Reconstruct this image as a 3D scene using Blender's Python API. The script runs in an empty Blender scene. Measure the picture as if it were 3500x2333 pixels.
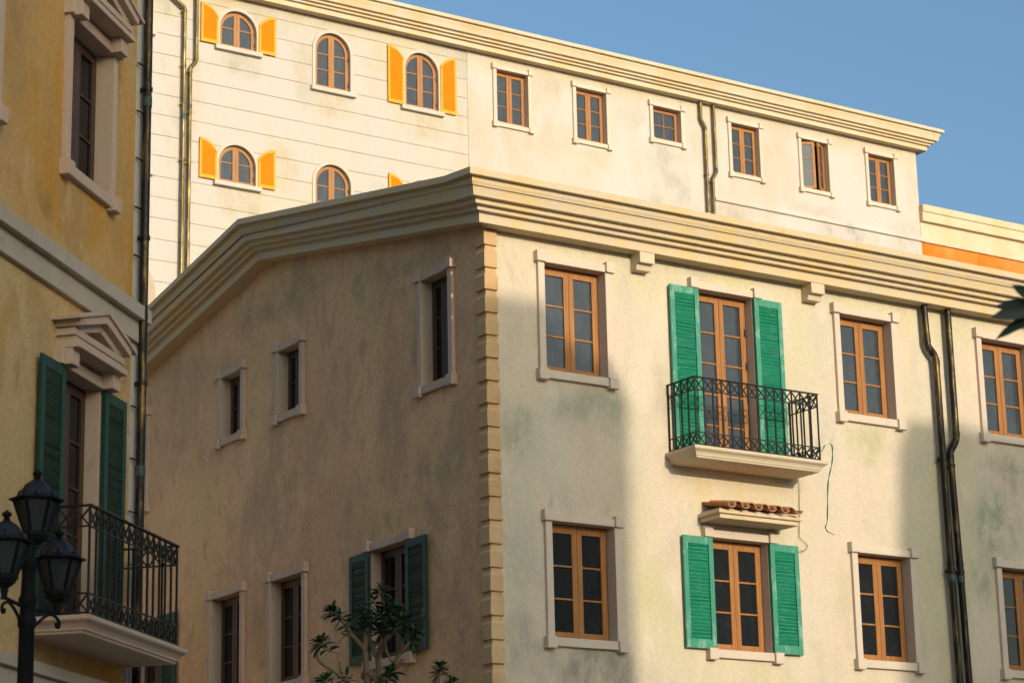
import bpy, bmesh, math, random
from mathutils import Vector, Matrix, geometry
random.seed(7)
sc = bpy.context.scene
COL = sc.collection
R = math.radians
PI = math.pi

# ------------------------------------------------------------------ helpers
class MB:
    """collects shapes, builds ONE mesh"""
    def __init__(s): s.v = []; s.f = []; s.m = []
    def add(s, vs, fs, mi=0):
        o = len(s.v); s.v += [tuple(v) for v in vs]
        for f in fs: s.f.append([i + o for i in f]); s.m.append(mi)
    def box(s, x0, x1, y0, y1, z0, z1, mi=0, T=None):
        vs = [Vector((x, y, z)) for z in (z0, z1) for y in (y0, y1) for x in (x0, x1)]
        if T is not None: vs = [T @ v for v in vs]
        s.add(vs, [(0,2,3,1),(4,5,7,6),(0,1,5,4),(1,3,7,5),(3,2,6,7),(2,0,4,6)], mi)
    def prism_y(s, poly, y0, y1, mi=0):
        """closed polygon in x,z (counter-clockwise) extruded along y"""
        n = len(poly)
        vs = [(p[0], y0, p[1]) for p in poly] + [(p[0], y1, p[1]) for p in poly]
        fs = [tuple(range(n)), tuple(range(2*n-1, n-1, -1))]
        for i in range(n):
            j = (i+1) % n
            fs.append((j, i, i+n, j+n))
        s.add(vs, fs, mi)
    def band_y(s, outer, inner, y0, y1, mi=0, close=False):
        """strip between two equal-length polylines (x,z), extruded along y"""
        n = len(outer)
        vs = []
        for y in (y0, y1):
            vs += [(p[0], y, p[1]) for p in outer] + [(p[0], y, p[1]) for p in inner]
        fs = []
        rng = range(n if close else n-1)
        for i in rng:
            j = (i+1) % n
            fs.append((i, j, n+j, n+i)); fs.append((2*n+i, 3*n+i, 3*n+j, 2*n+j))
            fs.append((i, 2*n+i, 2*n+j, j)); fs.append((n+i, n+j, 3*n+j, 3*n+i))
        if not close:
            fs.append((0, n, 3*n, 2*n)); k = n-1
            fs.append((k, 2*n+k, 3*n+k, n+k))
        s.add(vs, fs, mi)
    def tube(s, path, r, n=10, mi=0, caps=True):
        path = [Vector(p) for p in path]
        rr = r if isinstance(r, (list, tuple)) else [r]*len(path)
        base = len(s.v); ref = None
        for i, p in enumerate(path):
            a = (path[i]-path[i-1]).normalized() if i > 0 else None
            b = (path[i+1]-path[i]).normalized() if i < len(path)-1 else None
            t = ((a or b) + (b or a)).normalized()
            if ref is None:
                ref = Vector((0,0,1)) if abs(t.z) < .9 else Vector((1,0,0))
            ax = (ref - t*ref.dot(t)).normalized(); ay = t.cross(ax); ref = ax
            sc_ = 1.0
            if a and b: sc_ = 1/max(.5, (a.dot(t)))
            for k in range(n):
                an = 2*PI*k/n
                d = ax*math.cos(an) + ay*math.sin(an)
                s.v.append(tuple(p + d*rr[i]*(sc_ if i and i < len(path)-1 else 1)))
        for i in range(len(path)-1):
            for k in range(n):
                q = (k+1) % n; o = base+i*n
                s.f.append([o+k, o+q, o+n+q, o+n+k]); s.m.append(mi)
        if caps:
            s.f.append([base+k for k in range(n)][::-1]); s.m.append(mi)
            o = base+(len(path)-1)*n
            s.f.append([o+k for k in range(n)]); s.m.append(mi)
    def rings(s, rings, closed=True, mi=0, cap=True):
        n = len(rings[0]); base = len(s.v)
        for rg in rings: s.v += [tuple(p) for p in rg]
        for i in range(len(rings)-1):
            for k in range(n if closed else n-1):
                q = (k+1) % n; o = base+i*n
                s.f.append([o+k, o+q, o+n+q, o+n+k]); s.m.append(mi)
        if cap and closed:
            s.f.append([base+k for k in range(n)][::-1]); s.m.append(mi)
            o = base+(len(rings)-1)*n
            s.f.append([o+k for k in range(n)]); s.m.append(mi)
    def mesh(s, name, mats, bevel=0, smooth=False, fix=True):
        me = bpy.data.meshes.new(name)
        me.from_pydata(s.v, [], s.f)
        for m in (mats if isinstance(mats, (list, tuple)) else [mats]): me.materials.append(m)
        for p, mi in zip(me.polygons, s.m): p.material_index = mi
        if fix or bevel:
            bm = bmesh.new(); bm.from_mesh(me)
            if fix: bmesh.ops.recalc_face_normals(bm, faces=bm.faces)
            if bevel:
                es = [e for e in bm.edges if len(e.link_faces) == 2 and e.calc_face_angle(0) > .5]
                bmesh.ops.bevel(bm, geom=es, offset=bevel, segments=1, affect='EDGES', clamp_overlap=True)
            bm.to_mesh(me); bm.free()
        if smooth:
            for p in me.polygons: p.use_smooth = True
            try: me.set_sharp_from_angle(angle=R(38))
            except Exception: pass
        me.update()
        return me

def link(name, me, parent=None, loc=(0,0,0), rz=0):
    o = bpy.data.objects.new(name, me); COL.objects.link(o)
    if parent is not None: o.parent = parent
    o.location = loc; o.rotation_euler = (0,0,rz)
    return o
def part(name, mb, mats, parent, loc=(0,0,0), rz=0, bevel=0, smooth=False, label=None, fix=True):
    o = link(name, mb.mesh(name, mats, bevel, smooth, fix), parent, loc, rz)
    if label: o['label'] = label
    return o
def thing(name, label, cat, loc=(0,0,0), rz=0, group=None):
    o = bpy.data.objects.new(name, None); COL.objects.link(o)
    o.empty_display_size = .3
    o.location = loc; o.rotation_euler = (0,0,rz); o['label'] = label; o['category'] = cat
    if group: o['group'] = group
    return o
def tag(o, label, cat, group=None):
    o['label'] = label; o['category'] = cat
    if group: o['group'] = group
    return o

# ------------------------------------------------------------------ materials
class NT:
    def __init__(s, name):
        s.mat = bpy.data.materials.new(name); s.mat.use_nodes = True
        s.nt = s.mat.node_tree; s.b = s.nt.nodes['Principled BSDF']
        g = s.nt.nodes.new('ShaderNodeNewGeometry'); s.pos = g.outputs['Position']
    def n(s, t, **kw):
        nd = s.nt.nodes.new(t)
        for k, v in kw.items(): setattr(nd, k, v)
        return nd
    def l(s, a, b): s.nt.links.new(a, b)
    def vec(s, scale=(1,1,1), off=(0,0,0), rz=0):
        m = s.n('ShaderNodeMapping'); m.inputs['Scale'].default_value = scale
        m.inputs['Location'].default_value = off
        if rz:                                   # bring the facade's own axes onto x and y first
            vr = s.n('ShaderNodeVectorRotate'); vr.rotation_type = 'Z_AXIS'
            vr.inputs['Angle'].default_value = -rz
            s.l(s.pos, vr.inputs['Vector']); s.l(vr.outputs[0], m.inputs['Vector'])
        else: s.l(s.pos, m.inputs['Vector'])
        return m.outputs[0]
    def noise(s, scale, detail=4, rough=.55, v=None, dist=0):
        nd = s.n('ShaderNodeTexNoise'); nd.inputs['Scale'].default_value = scale
        nd.inputs['Detail'].default_value = detail; nd.inputs['Roughness'].default_value = rough
        nd.inputs['Distortion'].default_value = dist
        s.l(v if v is not None else s.pos, nd.inputs['Vector'])
        return nd.outputs['Fac']
    def ramp(s, fac, a, b, va=0., vb=1.):
        r = s.n('ShaderNodeMapRange'); r.interpolation_type = 'SMOOTHSTEP'
        r.inputs['From Min'].default_value = a; r.inputs['From Max'].default_value = b
        r.inputs['To Min'].default_value = va; r.inputs['To Max'].default_value = vb
        s.l(fac, r.inputs['Value']); return r.outputs[0]
    def math(s, op, a, b=None):
        m = s.n('ShaderNodeMath', operation=op)
        for i, q in enumerate((a, b)):
            if q is None: continue
            if isinstance(q, (int, float)): m.inputs[i].default_value = q
            else: s.l(q, m.inputs[i])
        return m.outputs[0]
    def mix(s, fac, a, b, mode='MIX'):
        m = s.n('ShaderNodeMix', data_type='RGBA', blend_type=mode)
        if isinstance(fac, (int, float)): m.inputs[0].default_value = fac
        else: s.l(fac, m.inputs[0])
        for i, q in ((6, a), (7, b)):
            if isinstance(q, tuple): m.inputs[i].default_value = (*q, 1)
            else: s.l(q, m.inputs[i])
        return m.outputs[2]
    def bump(s, h, strength=.3, dist=.01, prev=None):
        b = s.n('ShaderNodeBump'); b.inputs['Strength'].default_value = strength
        b.inputs['Distance'].default_value = dist; s.l(h, b.inputs['Height'])
        if prev is not None: s.l(prev, b.inputs['Normal'])
        return b.outputs[0]
    def done(s, col=None, rough=.85, nrm=None, metal=0, spec=.3):
        if col is not None:
            if isinstance(col, tuple): s.b.inputs['Base Color'].default_value = (*col, 1)
            else: s.l(col, s.b.inputs['Base Color'])
        if isinstance(rough, (int, float)): s.b.inputs['Roughness'].default_value = rough
        else: s.l(rough, s.b.inputs['Roughness'])
        if nrm is not None: s.l(nrm, s.b.inputs['Normal'])
        s.b.inputs['Metallic'].default_value = metal
        s.b.inputs['Specular IOR Level'].default_value = spec
        return s.mat

def plaster(name, base, stains, streak=.35, amp=.12, grooves=None, bump=.35, speck=.05, rz=0, dist=.006, zone=None, spots=()):
    """stains: list of (colour, noise scale, lo, hi, amount)"""
    t = NT(name); c = base
    if zone:                      # tinted ageing of the paint in a band of height, broken up by noise
        zc0, zc1, zcol, zamt = zone
        sp = t.n('ShaderNodeSeparateXYZ'); t.l(t.pos, sp.inputs[0])
        zf = t.ramp(sp.outputs['Z'], zc0, zc1, 0, 1)
        zf = t.math('MULTIPLY', zf, t.ramp(t.noise(.8, 5, .6, t.vec((1,1,.5), (4,4,4))), .3, .6, .25, zamt))
        c = t.mix(zf, c, zcol)
    for i, (col, scl, lo, hi, amt) in enumerate(stains):
        v = t.vec((1, 1, streak), (i*17.3, i*5.1, i*9.7))
        f = t.ramp(t.noise(scl, 5, .62, v, .4), lo, hi, 0, amt)
        c = t.mix(f, c, col)
    if spots:                     # patches of damp, algae, old paint and darker tone, each with its own place on the wall
        tc = t.n('ShaderNodeTexCoord')
        warp = t.n('ShaderNodeVectorMath', operation='ADD')
        nz = t.n('ShaderNodeTexNoise'); nz.inputs['Scale'].default_value = 1.6; nz.inputs['Detail'].default_value = 4
        t.l(tc.outputs['Object'], nz.inputs['Vector'])
        nsc = t.n('ShaderNodeVectorMath', operation='SCALE'); nsc.inputs['Scale'].default_value = .9
        nof = t.n('ShaderNodeVectorMath', operation='SUBTRACT'); nof.inputs[1].default_value = (.5,.5,.5)
        t.l(nz.outputs['Color'], nof.inputs[0]); t.l(nof.outputs[0], nsc.inputs[0])
        t.l(tc.outputs['Object'], warp.inputs[0]); t.l(nsc.outputs[0], warp.inputs[1])
        grain = t.ramp(t.noise(2.6, 6, .72, t.vec((1,1,.6), (1,7,3))), .36, .62, .15, 1)
        for (px, py, pz), (sx, sy, sz), col, amt in spots:
            d = t.n('ShaderNodeVectorMath', operation='SUBTRACT'); d.inputs[1].default_value = (px, py, pz); t.l(warp.outputs[0], d.inputs[0])
            e = t.n('ShaderNodeVectorMath', operation='DIVIDE'); e.inputs[1].default_value = (sx, sy, sz); t.l(d.outputs[0], e.inputs[0])
            ln = t.n('ShaderNodeVectorMath', operation='LENGTH'); t.l(e.outputs[0], ln.inputs[0])
            c = t.mix(t.math('MULTIPLY', t.ramp(ln.outputs['Value'], .15, 1., amt, 0), grain), c, col)
    fine = t.noise(34, 5, .7)
    c = t.mix(t.ramp(fine, .3, .72, 0, 1), c, t.mix(1., c, (1-amp,)*3, 'MULTIPLY'))
    for fs, am in ((120, speck), (46, speck*.9), (17, speck*.4)):
        spk = t.ramp(t.noise(fs, 2, .8, t.vec((1,1,1), (fs,0,fs))), .33, .68, 1-am, 1+am)
        cc = t.n('ShaderNodeCombineColor')
        for k in range(3): t.l(spk, cc.inputs[k])
        c = t.mix(1., c, cc.outputs[0], 'MULTIPLY')
    # scattered pits and chips
    pit = t.ramp(t.noise(5.2, 6, .85, t.vec((1,1,.8), (3,8,2))), .70, .76, 0, .5)
    c = t.mix(pit, c, (.10, .075, .045))
    h = t.math('ADD', t.math('MULTIPLY', fine, .6), t.noise(90, 3, .6))
    nrm = t.bump(h, bump, dist)
    nrm = t.bump(t.noise(2.2, 3, .5), .25, .03, nrm)
    if grooves:
        z0, sp, wd, gcol = grooves
        sep = t.n('ShaderNodeSeparateXYZ'); t.l(t.pos, sep.inputs[0])
        q = t.math('FRACT', t.math('DIVIDE', t.math('SUBTRACT', sep.outputs['Z'], z0-sp/2-40*sp), sp))
        d = t.math('ABSOLUTE', t.math('SUBTRACT', q, .5))
        g = t.ramp(d, wd*.35/sp, wd/sp, 1, 0)
        wob = t.ramp(t.noise(1.3, 2), .3, .7, .45, 1.)
        c = t.mix(t.math('MULTIPLY', g, wob), c, gcol)
        nrm = t.bump(t.math('SUBTRACT', 1., g), .8, .02, nrm)
    return t.done(c, .9, nrm, spec=.2)

def stone(name, base, tint, amt=.5, bump=.25, grime=.25):
    t = NT(name)
    f = t.ramp(t.noise(1.7, 5, .6, t.vec((1,1,.5))), .35, .68, 0, amt)
    c = t.mix(f, base, tint)
    g = t.ramp(t.noise(3.1, 6, .7, t.vec((1,1,1), (5,5,5))), .55, .75, 0, grime)
    c = t.mix(g, c, tuple(k*.55 for k in base))
    spk = t.ramp(t.noise(140, 2, .8), .35, .7, .93, 1.05)
    cc = t.n('ShaderNodeCombineColor')
    for k in range(3): t.l(spk, cc.inputs[k])
    c = t.mix(1., c, cc.outputs[0], 'MULTIPLY')
    nrm = t.bump(t.noise(60, 4, .65), bump, .004)
    return t.done(c, .85, nrm, spec=.2)

def paint(name, base, worn, amt, rough=.55, zs=.25, scl=9, lo=.52, hi=.68):
    t = NT(name)
    f = t.ramp(t.noise(scl, 6, .75, t.vec((1,1,zs))), lo, hi, 0, amt)
    c = t.mix(f, base, worn)
    s2 = t.ramp(t.noise(70, 4, .8, t.vec((1,1,.08))), .62, .74, 0, amt)
    c = t.mix(s2, c, worn)
    c = t.mix(t.ramp(t.noise(2.5, 3), .3, .7, 0, .35), c, tuple(k*.72 for k in base))
    nrm = t.bump(t.noise(60, 4, .7, t.vec((1,1,.12))), .25, .003)
    return t.done(c, rough, nrm, spec=.35)

def wood(name, a, b, rz=0):
    t = NT(name)
    f = t.noise(42, 5, .65, t.vec((1,1,.035)), .3)
    c = t.mix(t.ramp(f, .35, .66), a, b)
    c = t.mix(t.ramp(t.noise(1.4, 3), .35, .7, 0, .4), c, tuple(k*.7 for k in a))
    nrm = t.bump(f, .25, .003)
    return t.done(c, .5, nrm, spec=.35)

def glass(name, col, rough=.04, ior=1.55):
    t = NT(name)
    f = t.ramp(t.noise(5.0, 6, .75, t.vec((1,1,.6),(9,4,7))), .42, .8, 0, 1)
    c = t.mix(f, col, tuple(min(1, k*1.6+.003) for k in col))
    r = t.ramp(t.noise(6, 4, .7), .4, .8, rough, rough+.07)
    nrm = t.bump(t.noise(1.1, 1, .5), .05, .02)
    t.b.inputs['IOR'].default_value = ior
    m = t.done(c, r, nrm, spec=.5 if ior > 1.4 else .22)
    return m

def patina(name, a, b, ver, vamt=.35, rough=.38, metal=.75):
    t = NT(name)
    f = t.ramp(t.noise(7, 6, .7, t.vec((1.6,1.6,.22))), .47, .68)
    c = t.mix(f, a, b)
    v = t.ramp(t.noise(3, 6, .7, t.vec((1,1,.5), (8,2,4))), .58, .72, 0, vamt)
    c = t.mix(v, c, ver)
    rr = t.ramp(t.noise(20, 3), .3, .7, rough, rough+.22)
    return t.done(c, rr, t.bump(t.noise(40, 3), .15, .003), metal, .5)

def flat(name, col, rough=.6, metal=0, spec=.4, var=.25, scl=12):
    t = NT(name)
    f = t.ramp(t.noise(scl, 5, .7), .3, .7)
    c = t.mix(f, col, tuple(k*(1-var) for k in col))
    return t.done(c, rough, t.bump(t.noise(50, 3), .15, .003), metal, spec)

def leafmat(name, a, b):
    t = NT(name)
    c = t.mix(t.ramp(t.noise(6, 3), .35, .65), a, b)
    return t.done(c, .42, None, 0, .4)

M = {}
def make_materials():
    M['wall_cream'] = plaster('cream_plaster', (.615,.51,.395), [
        ((.56,.50,.335), .55, .46, .62, .85), ((.46,.415,.34), .42, .54, .68, .7),
        ((.51,.475,.40), .9, .53, .68, .6), ((.62,.545,.43), 1.4, .48, .66, .6),
        ((.25,.27,.22), 1.1, .62, .76, .6), ((.50,.43,.335), 3.4, .52, .68, .4), ((.68,.56,.43), 2.6, .54, .70, .45)], streak=.45, amp=.12, speck=.055, zone=(10.8, 11.6, (.55,.49,.30), .8), spots=[
        ((1.75,0,9.35),(1.1,9,.5),(.33,.32,.24),.75), ((.45,0,8.9),(.5,9,.7),(.30,.31,.22),.8), ((.4,0,7.2),(.45,9,1.2),(.40,.40,.31),.7),
        ((1.6,0,5.75),(1.5,9,.45),(.27,.26,.20),.85), ((.45,0,6.0),(.4,9,.7),(.32,.32,.26),.7), ((2.5,0,8.3),(.4,9,1.4),(.50,.45,.30),.7),
        ((7.0,0,9.45),(.8,9,.5),(.42,.40,.22),.8), ((9.55,0,8.45),(.75,9,.75),(.20,.26,.19),.85), ((9.1,0,7.5),(.4,9,.8),(.26,.30,.23),.7),
        ((9.9,0,9.35),(.9,9,.45),(.26,.25,.19),.8), ((4.3,0,5.75),(1.0,9,.4),(.50,.47,.24),.8), ((4.2,0,8.35),(1.4,9,.4),(.56,.46,.24),.8),
        ((2.7,0,6.6),(.5,9,1.2),(.50,.46,.27),.7), ((6.2,0,7.0),(.35,9,1.0),(.50,.45,.28),.6), ((3.0,0,9.7),(.35,9,.5),(.40,.37,.27),.6), ((5.7,0,10.6),(.6,9,.5),(.56,.52,.36),.6), ((7.9,0,10.4),(.5,9,.9),(.50,.49,.34),.7)])
    M['wall_umber'] = plaster('umber_plaster', (.77,.475,.25), [
        ((.66,.40,.22), .6, .42, .60, .7), ((.66,.475,.205), .75, .50, .66, .8),
        ((.46,.32,.18), 1.0, .52, .68, .65), ((.53,.34,.20), .45, .5, .64, .7),
        ((.36,.27,.155), 2.2, .56, .72, .55), ((.50,.335,.20), 4.2, .50, .66, .5), ((.76,.53,.29), 3.1, .54, .70, .5)], streak=.7, amp=.2, bump=.5, speck=.11, spots=[
        ((0,1.5,8.6),(9,.9,.8),(.36,.31,.19),.6), ((0,2.4,9.6),(9,.5,1.0),(.40,.30,.19),.5), ((0,3.6,8.2),(9,.8,1.2),(.42,.32,.20),.5), ((0,6.6,10.4),(9,.35,1.6),(.68,.50,.21),.7),
        ((0,4.9,9.6),(9,.45,.9),(.42,.32,.19),.5), ((0,8.8,9.4),(9,.9,.9),(.66,.49,.21),.6), ((0,6.7,8.9),(9,.8,.7),(.44,.34,.21),.5), ((0,.7,6.6),(9,.6,1.2),(.38,.29,.19),.6),
        ((0,4.3,6.6),(9,.5,1.0),(.46,.36,.22),.5), ((0,8.6,7.4),(9,.4,1.4),(.64,.45,.19),.7), ((0,1.2,11.75),(9,2.2,.35),(.36,.28,.16),.6), ((0,6.0,12.2),(9,2.6,.5),(.36,.28,.15),.6)])  # the last two spots darken the wall top under the eaves
    M['wall_white'] = plaster('white_plaster', (.55,.495,.465), [
        ((.52,.46,.375), .28, .46, .66, .8), ((.50,.42,.34), .5, .50, .66, .7),
        ((.38,.355,.315), .8, .55, .70, .65), ((.53,.49,.45), 1.5, .5, .7, .5)], streak=.5, amp=.07, speck=.06, zone=(25.0, 25.75, (.48,.40,.26), .9), spots=[
        ((17.0,0,23.5),(1.0,9,.5),(.47,.41,.30),.7), ((22.0,0,24.0),(.7,9,.5),(.36,.34,.29),.75), ((21.2,0,23.6),(.8,9,.8),(.46,.42,.34),.6), ((27.4,0,23.3),(1.6,9,.35),(.40,.36,.31),.7),
        ((28.5,0,22.7),(1.6,9,.4),(.33,.30,.28),.75), ((24.2,0,22.6),(.8,9,.4),(.40,.34,.29),.7), ((30.9,0,22.9),(.8,9,.9),(.40,.375,.31),.8), ((31.2,0,24.6),(.3,9,1.2),(.47,.40,.28),.7), ((18.1,0,25.2),(.5,9,.7),(.44,.38,.27),.7),
        ((25.9,0,24.9),(.5,9,.8),(.47,.40,.29),.7), ((15.5,0,24.2),(.3,9,1.6),(.47,.40,.28),.7), ((23.5,0,24.5),(.5,9,1.2),(.46,.40,.29),.7), ((19.4,0,23.5),(1.0,9,.4),(.48,.41,.29),.7), ((20.6,0,24.9),(.4,9,.6),(.43,.39,.30),.6)])
    M['wall_white_panel'] = plaster('white_panel_plaster', (.515,.465,.435), [
        ((.52,.455,.345), .35, .46, .64, .8), ((.41,.385,.34), .6, .53, .7, .7),
        ((.51,.47,.435), 1.2, .5, .7, .5)], streak=.5, amp=.07, speck=.06, zone=(25.0, 25.75, (.46,.39,.25), .9), spots=[
        ((11.2,0,23.5),(.8,9,.5),(.45,.36,.22),.75), ((8.5,0,24.0),(.9,9,.45),(.38,.35,.27),.8), ((13.9,0,23.4),(1.0,9,.5),(.44,.37,.25),.8), ((8.5,0,20.4),(1.1,9,.5),(.43,.36,.23),.85), ((7.2,0,23.0),(.45,9,1.6),(.48,.38,.24),.8),
        ((9.8,0,21.6),(.6,9,.9),(.46,.37,.23),.7), ((10.4,0,24.3),(.35,9,.9),(.47,.38,.24),.7), ((12.6,0,24.6),(.5,9,1.0),(.47,.39,.26),.7), ((6.5,0,25.2),(.6,9,.6),(.38,.36,.26),.8), ((15.1,0,24.0),(.35,9,2.0),(.46,.39,.27),.7), ((9.2,0,25.3),(.8,9,.4),(.40,.38,.30),.7)],
        grooves=(23.36, .53, .011, (.36,.25,.09)))
    M['wall_orange'] = plaster('orange_plaster', (.70,.205,.035), [
        ((.74,.165,.014), .6, .45, .62, .9), ((.70,.30,.10), .8, .54, .7, .7),
        ((.60,.11,.01), 1.6, .56, .72, .6)], streak=.6)
    M['wall_ochre'] = plaster('ochre_plaster', (.58,.325,.105), [
        ((.56,.40,.20), .38, .44, .60, .85), ((.57,.265,.03), .7, .50, .66, .8),
        ((.46,.285,.13), 1.1, .50, .66, .7), ((.30,.185,.075), 1.5, .57, .72, .65), ((.44,.25,.09), 3.6, .50, .66, .5), ((.62,.44,.22), 2.4, .54, .70, .5)],
        streak=.55, amp=.16, speck=.09)
    M['wall_grey'] = plaster('grey_plaster', (.42,.40,.33), [((.34,.33,.27), .8, .45, .65, .8)], streak=.5)
    M['trim_stone'] = stone('pinkish_trim_stone', (.585,.50,.405), (.59,.465,.38), .7)
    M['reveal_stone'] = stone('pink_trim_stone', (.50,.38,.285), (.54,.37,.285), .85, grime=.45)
    M['trim_white'] = stone('white_trim', (.51,.475,.42), (.50,.45,.37), .6, grime=.25)
    M['cornice_cream'] = stone('cream_cornice', (.545,.45,.32), (.60,.435,.21), .95, grime=.3)
    M['cornice_light'] = stone('light_cornice', (.59,.50,.375), (.59,.44,.26), .9, grime=.22)
    M['quoin_stone'] = stone('tan_quoin_stone', (.52,.33,.165), (.58,.40,.225), .9, .6, .75)
    M['grey_stone'] = stone('grey_string_stone', (.46,.385,.305), (.42,.33,.255), .7, grime=.5)
    M['wood'] = wood('orange_window_wood', (.40,.172,.048), (.27,.105,.026))
    M['wood_pale'] = wood('pale_window_wood', (.39,.18,.062), (.30,.125,.04))
    M['wood_shaded'] = wood('shaded_window_wood', (.085,.038,.016), (.045,.02,.009))  # darkened copy of the window wood, shade put into its colour
    M['glass'] = glass('window_glass', (.012,.014,.016))
    M['glass_sky_grey'] = glass('sky_grey_window_glass', (.035,.042,.05), .10)  # grey base colour carries the sky's reflection in the upper and back panes
    M['green_frame'] = paint('worn_green_paint', (.045,.245,.16), (.20,.40,.31), .9, zs=.3, lo=.5, hi=.62)
    M['green_slat'] = paint('green_louvre_paint', (.005,.215,.118), (.12,.35,.25), .65, zs=2)
    M['shaded_green_frame'] = paint('shaded_green_paint', (.004,.048,.033), (.025,.075,.058), .5, zs=.3)  # darker copy of the green paint: shade of the shutters on unlit walls
    M['shaded_green_slat'] = paint('shaded_green_louvre_paint', (.002,.032,.022), (.010,.05,.04), .4, zs=2)  # slats of the same shade-darkened green
    M['glass_shaded'] = glass('shaded_window_glass', (.006,.007,.009), .04, 1.35)  # darker, less reflective pane copy for the shaded gable and ochre walls
    M['yellow_paint'] = paint('yellow_shutter_paint', (.88,.33,.008), (.80,.30,.02), .5, zs=.6)
    M['yellow_slat'] = paint('yellow_louvre_paint', (.80,.28,.006), (.85,.34,.02), .5, zs=2)
    M['bronze'] = patina('aged_bronze_pipe', (.022,.02,.016), (.19,.125,.04), (.06,.085,.075), .3)
    M['brass'] = patina('brassy_pipe', (.13,.095,.035), (.40,.29,.11), (.16,.19,.12), .35)
    M['verdigris'] = patina('verdigris_collar', (.045,.075,.075), (.12,.14,.10), (.07,.11,.11), .6, .6, .3)
    M['iron'] = flat('black_wrought_iron', (.016,.015,.014), .5, .3)
    M['lamp_iron'] = flat('dark_lamp_iron', (.005,.006,.007), .7, 0, .15)
    M['lamp_roof'] = flat('blue_grey_lamp_roof', (.010,.014,.024), .55, 0, .25)
    M['tile'] = stone('terracotta_tile', (.42,.185,.085), (.50,.26,.13), .8, .4, .5)
    M['bark'] = stone('plumeria_bark', (.19,.14,.09), (.12,.088,.058), .8, .5, .4)
    M['leaf'] = leafmat('plumeria_leaf', (.013,.040,.016), (.026,.062,.018))
    M['leaf_dark'] = leafmat('dark_leaf', (.012,.035,.016), (.02,.055,.018))
    M['strap'] = flat('green_strap_plastic', (.02,.30,.15), .4)
    M['cable'] = flat('grey_cable', (.12,.10,.075), .6)
    M['paving'] = stone('street_paving', (.28,.25,.205), (.23,.205,.17), .7)
    M['roof'] = flat('roof_sheet', (.20,.16,.12), .8)
    # frosted lamp glass
    t = NT('frosted_lamp_glass')
    t.b.inputs['Transmission Weight'].default_value = .35
    c = t.mix(t.ramp(t.noise(5, 3), .35, .7), (.034,.04,.044), (.018,.022,.028))
    M['lamp_glass'] = t.done(c, .55, None, 0, .3)
make_materials()

# ------------------------------------------------------------------ frames of reference
TH = .9781508                                   # street direction
rX = Vector((math.sin(TH), math.cos(TH), 0)); lX = Vector((-math.cos(TH), math.sin(TH), 0))
P0 = Vector((-.34557, 32.05354, 0))
ROT = math.atan2(rX.y, rX.x)
S_BACK = 24.0
TY = R(12.4)
Y0 = Vector((-8.844794, 1.944654, 0)); ROTY = PI/2 - TY

# ------------------------------------------------------------------ walls with openings
def wall_sheet(mb, outer, holes, T, mi=0):
    """planar wall: outer loop (x,z), holes list of loops; T maps (x,z)->3D"""
    loops = [[Vector((p[0], p[1], 0)) for p in outer]] + [[Vector((p[0], p[1], 0)) for p in h] for h in holes]
    tris = geometry.tessellate_polygon(loops)
    pts = [p for lp in loops for p in lp]
    mb.add([T(p.x, p.y) for p in pts], [tuple(t) for t in tris], mi)
def rect(x0, x1, z0, z1): return [(x0,z0),(x1,z0),(x1,z1),(x0,z1)]
def arch_loop(cx, w, z0, zs, n=14):
    r = w/2
    return [(cx-r, z0), (cx+r, z0)] + [(cx+r*math.cos(a), zs+r*math.sin(a)) for a in [PI*i/n for i in range(n+1)]]

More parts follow.
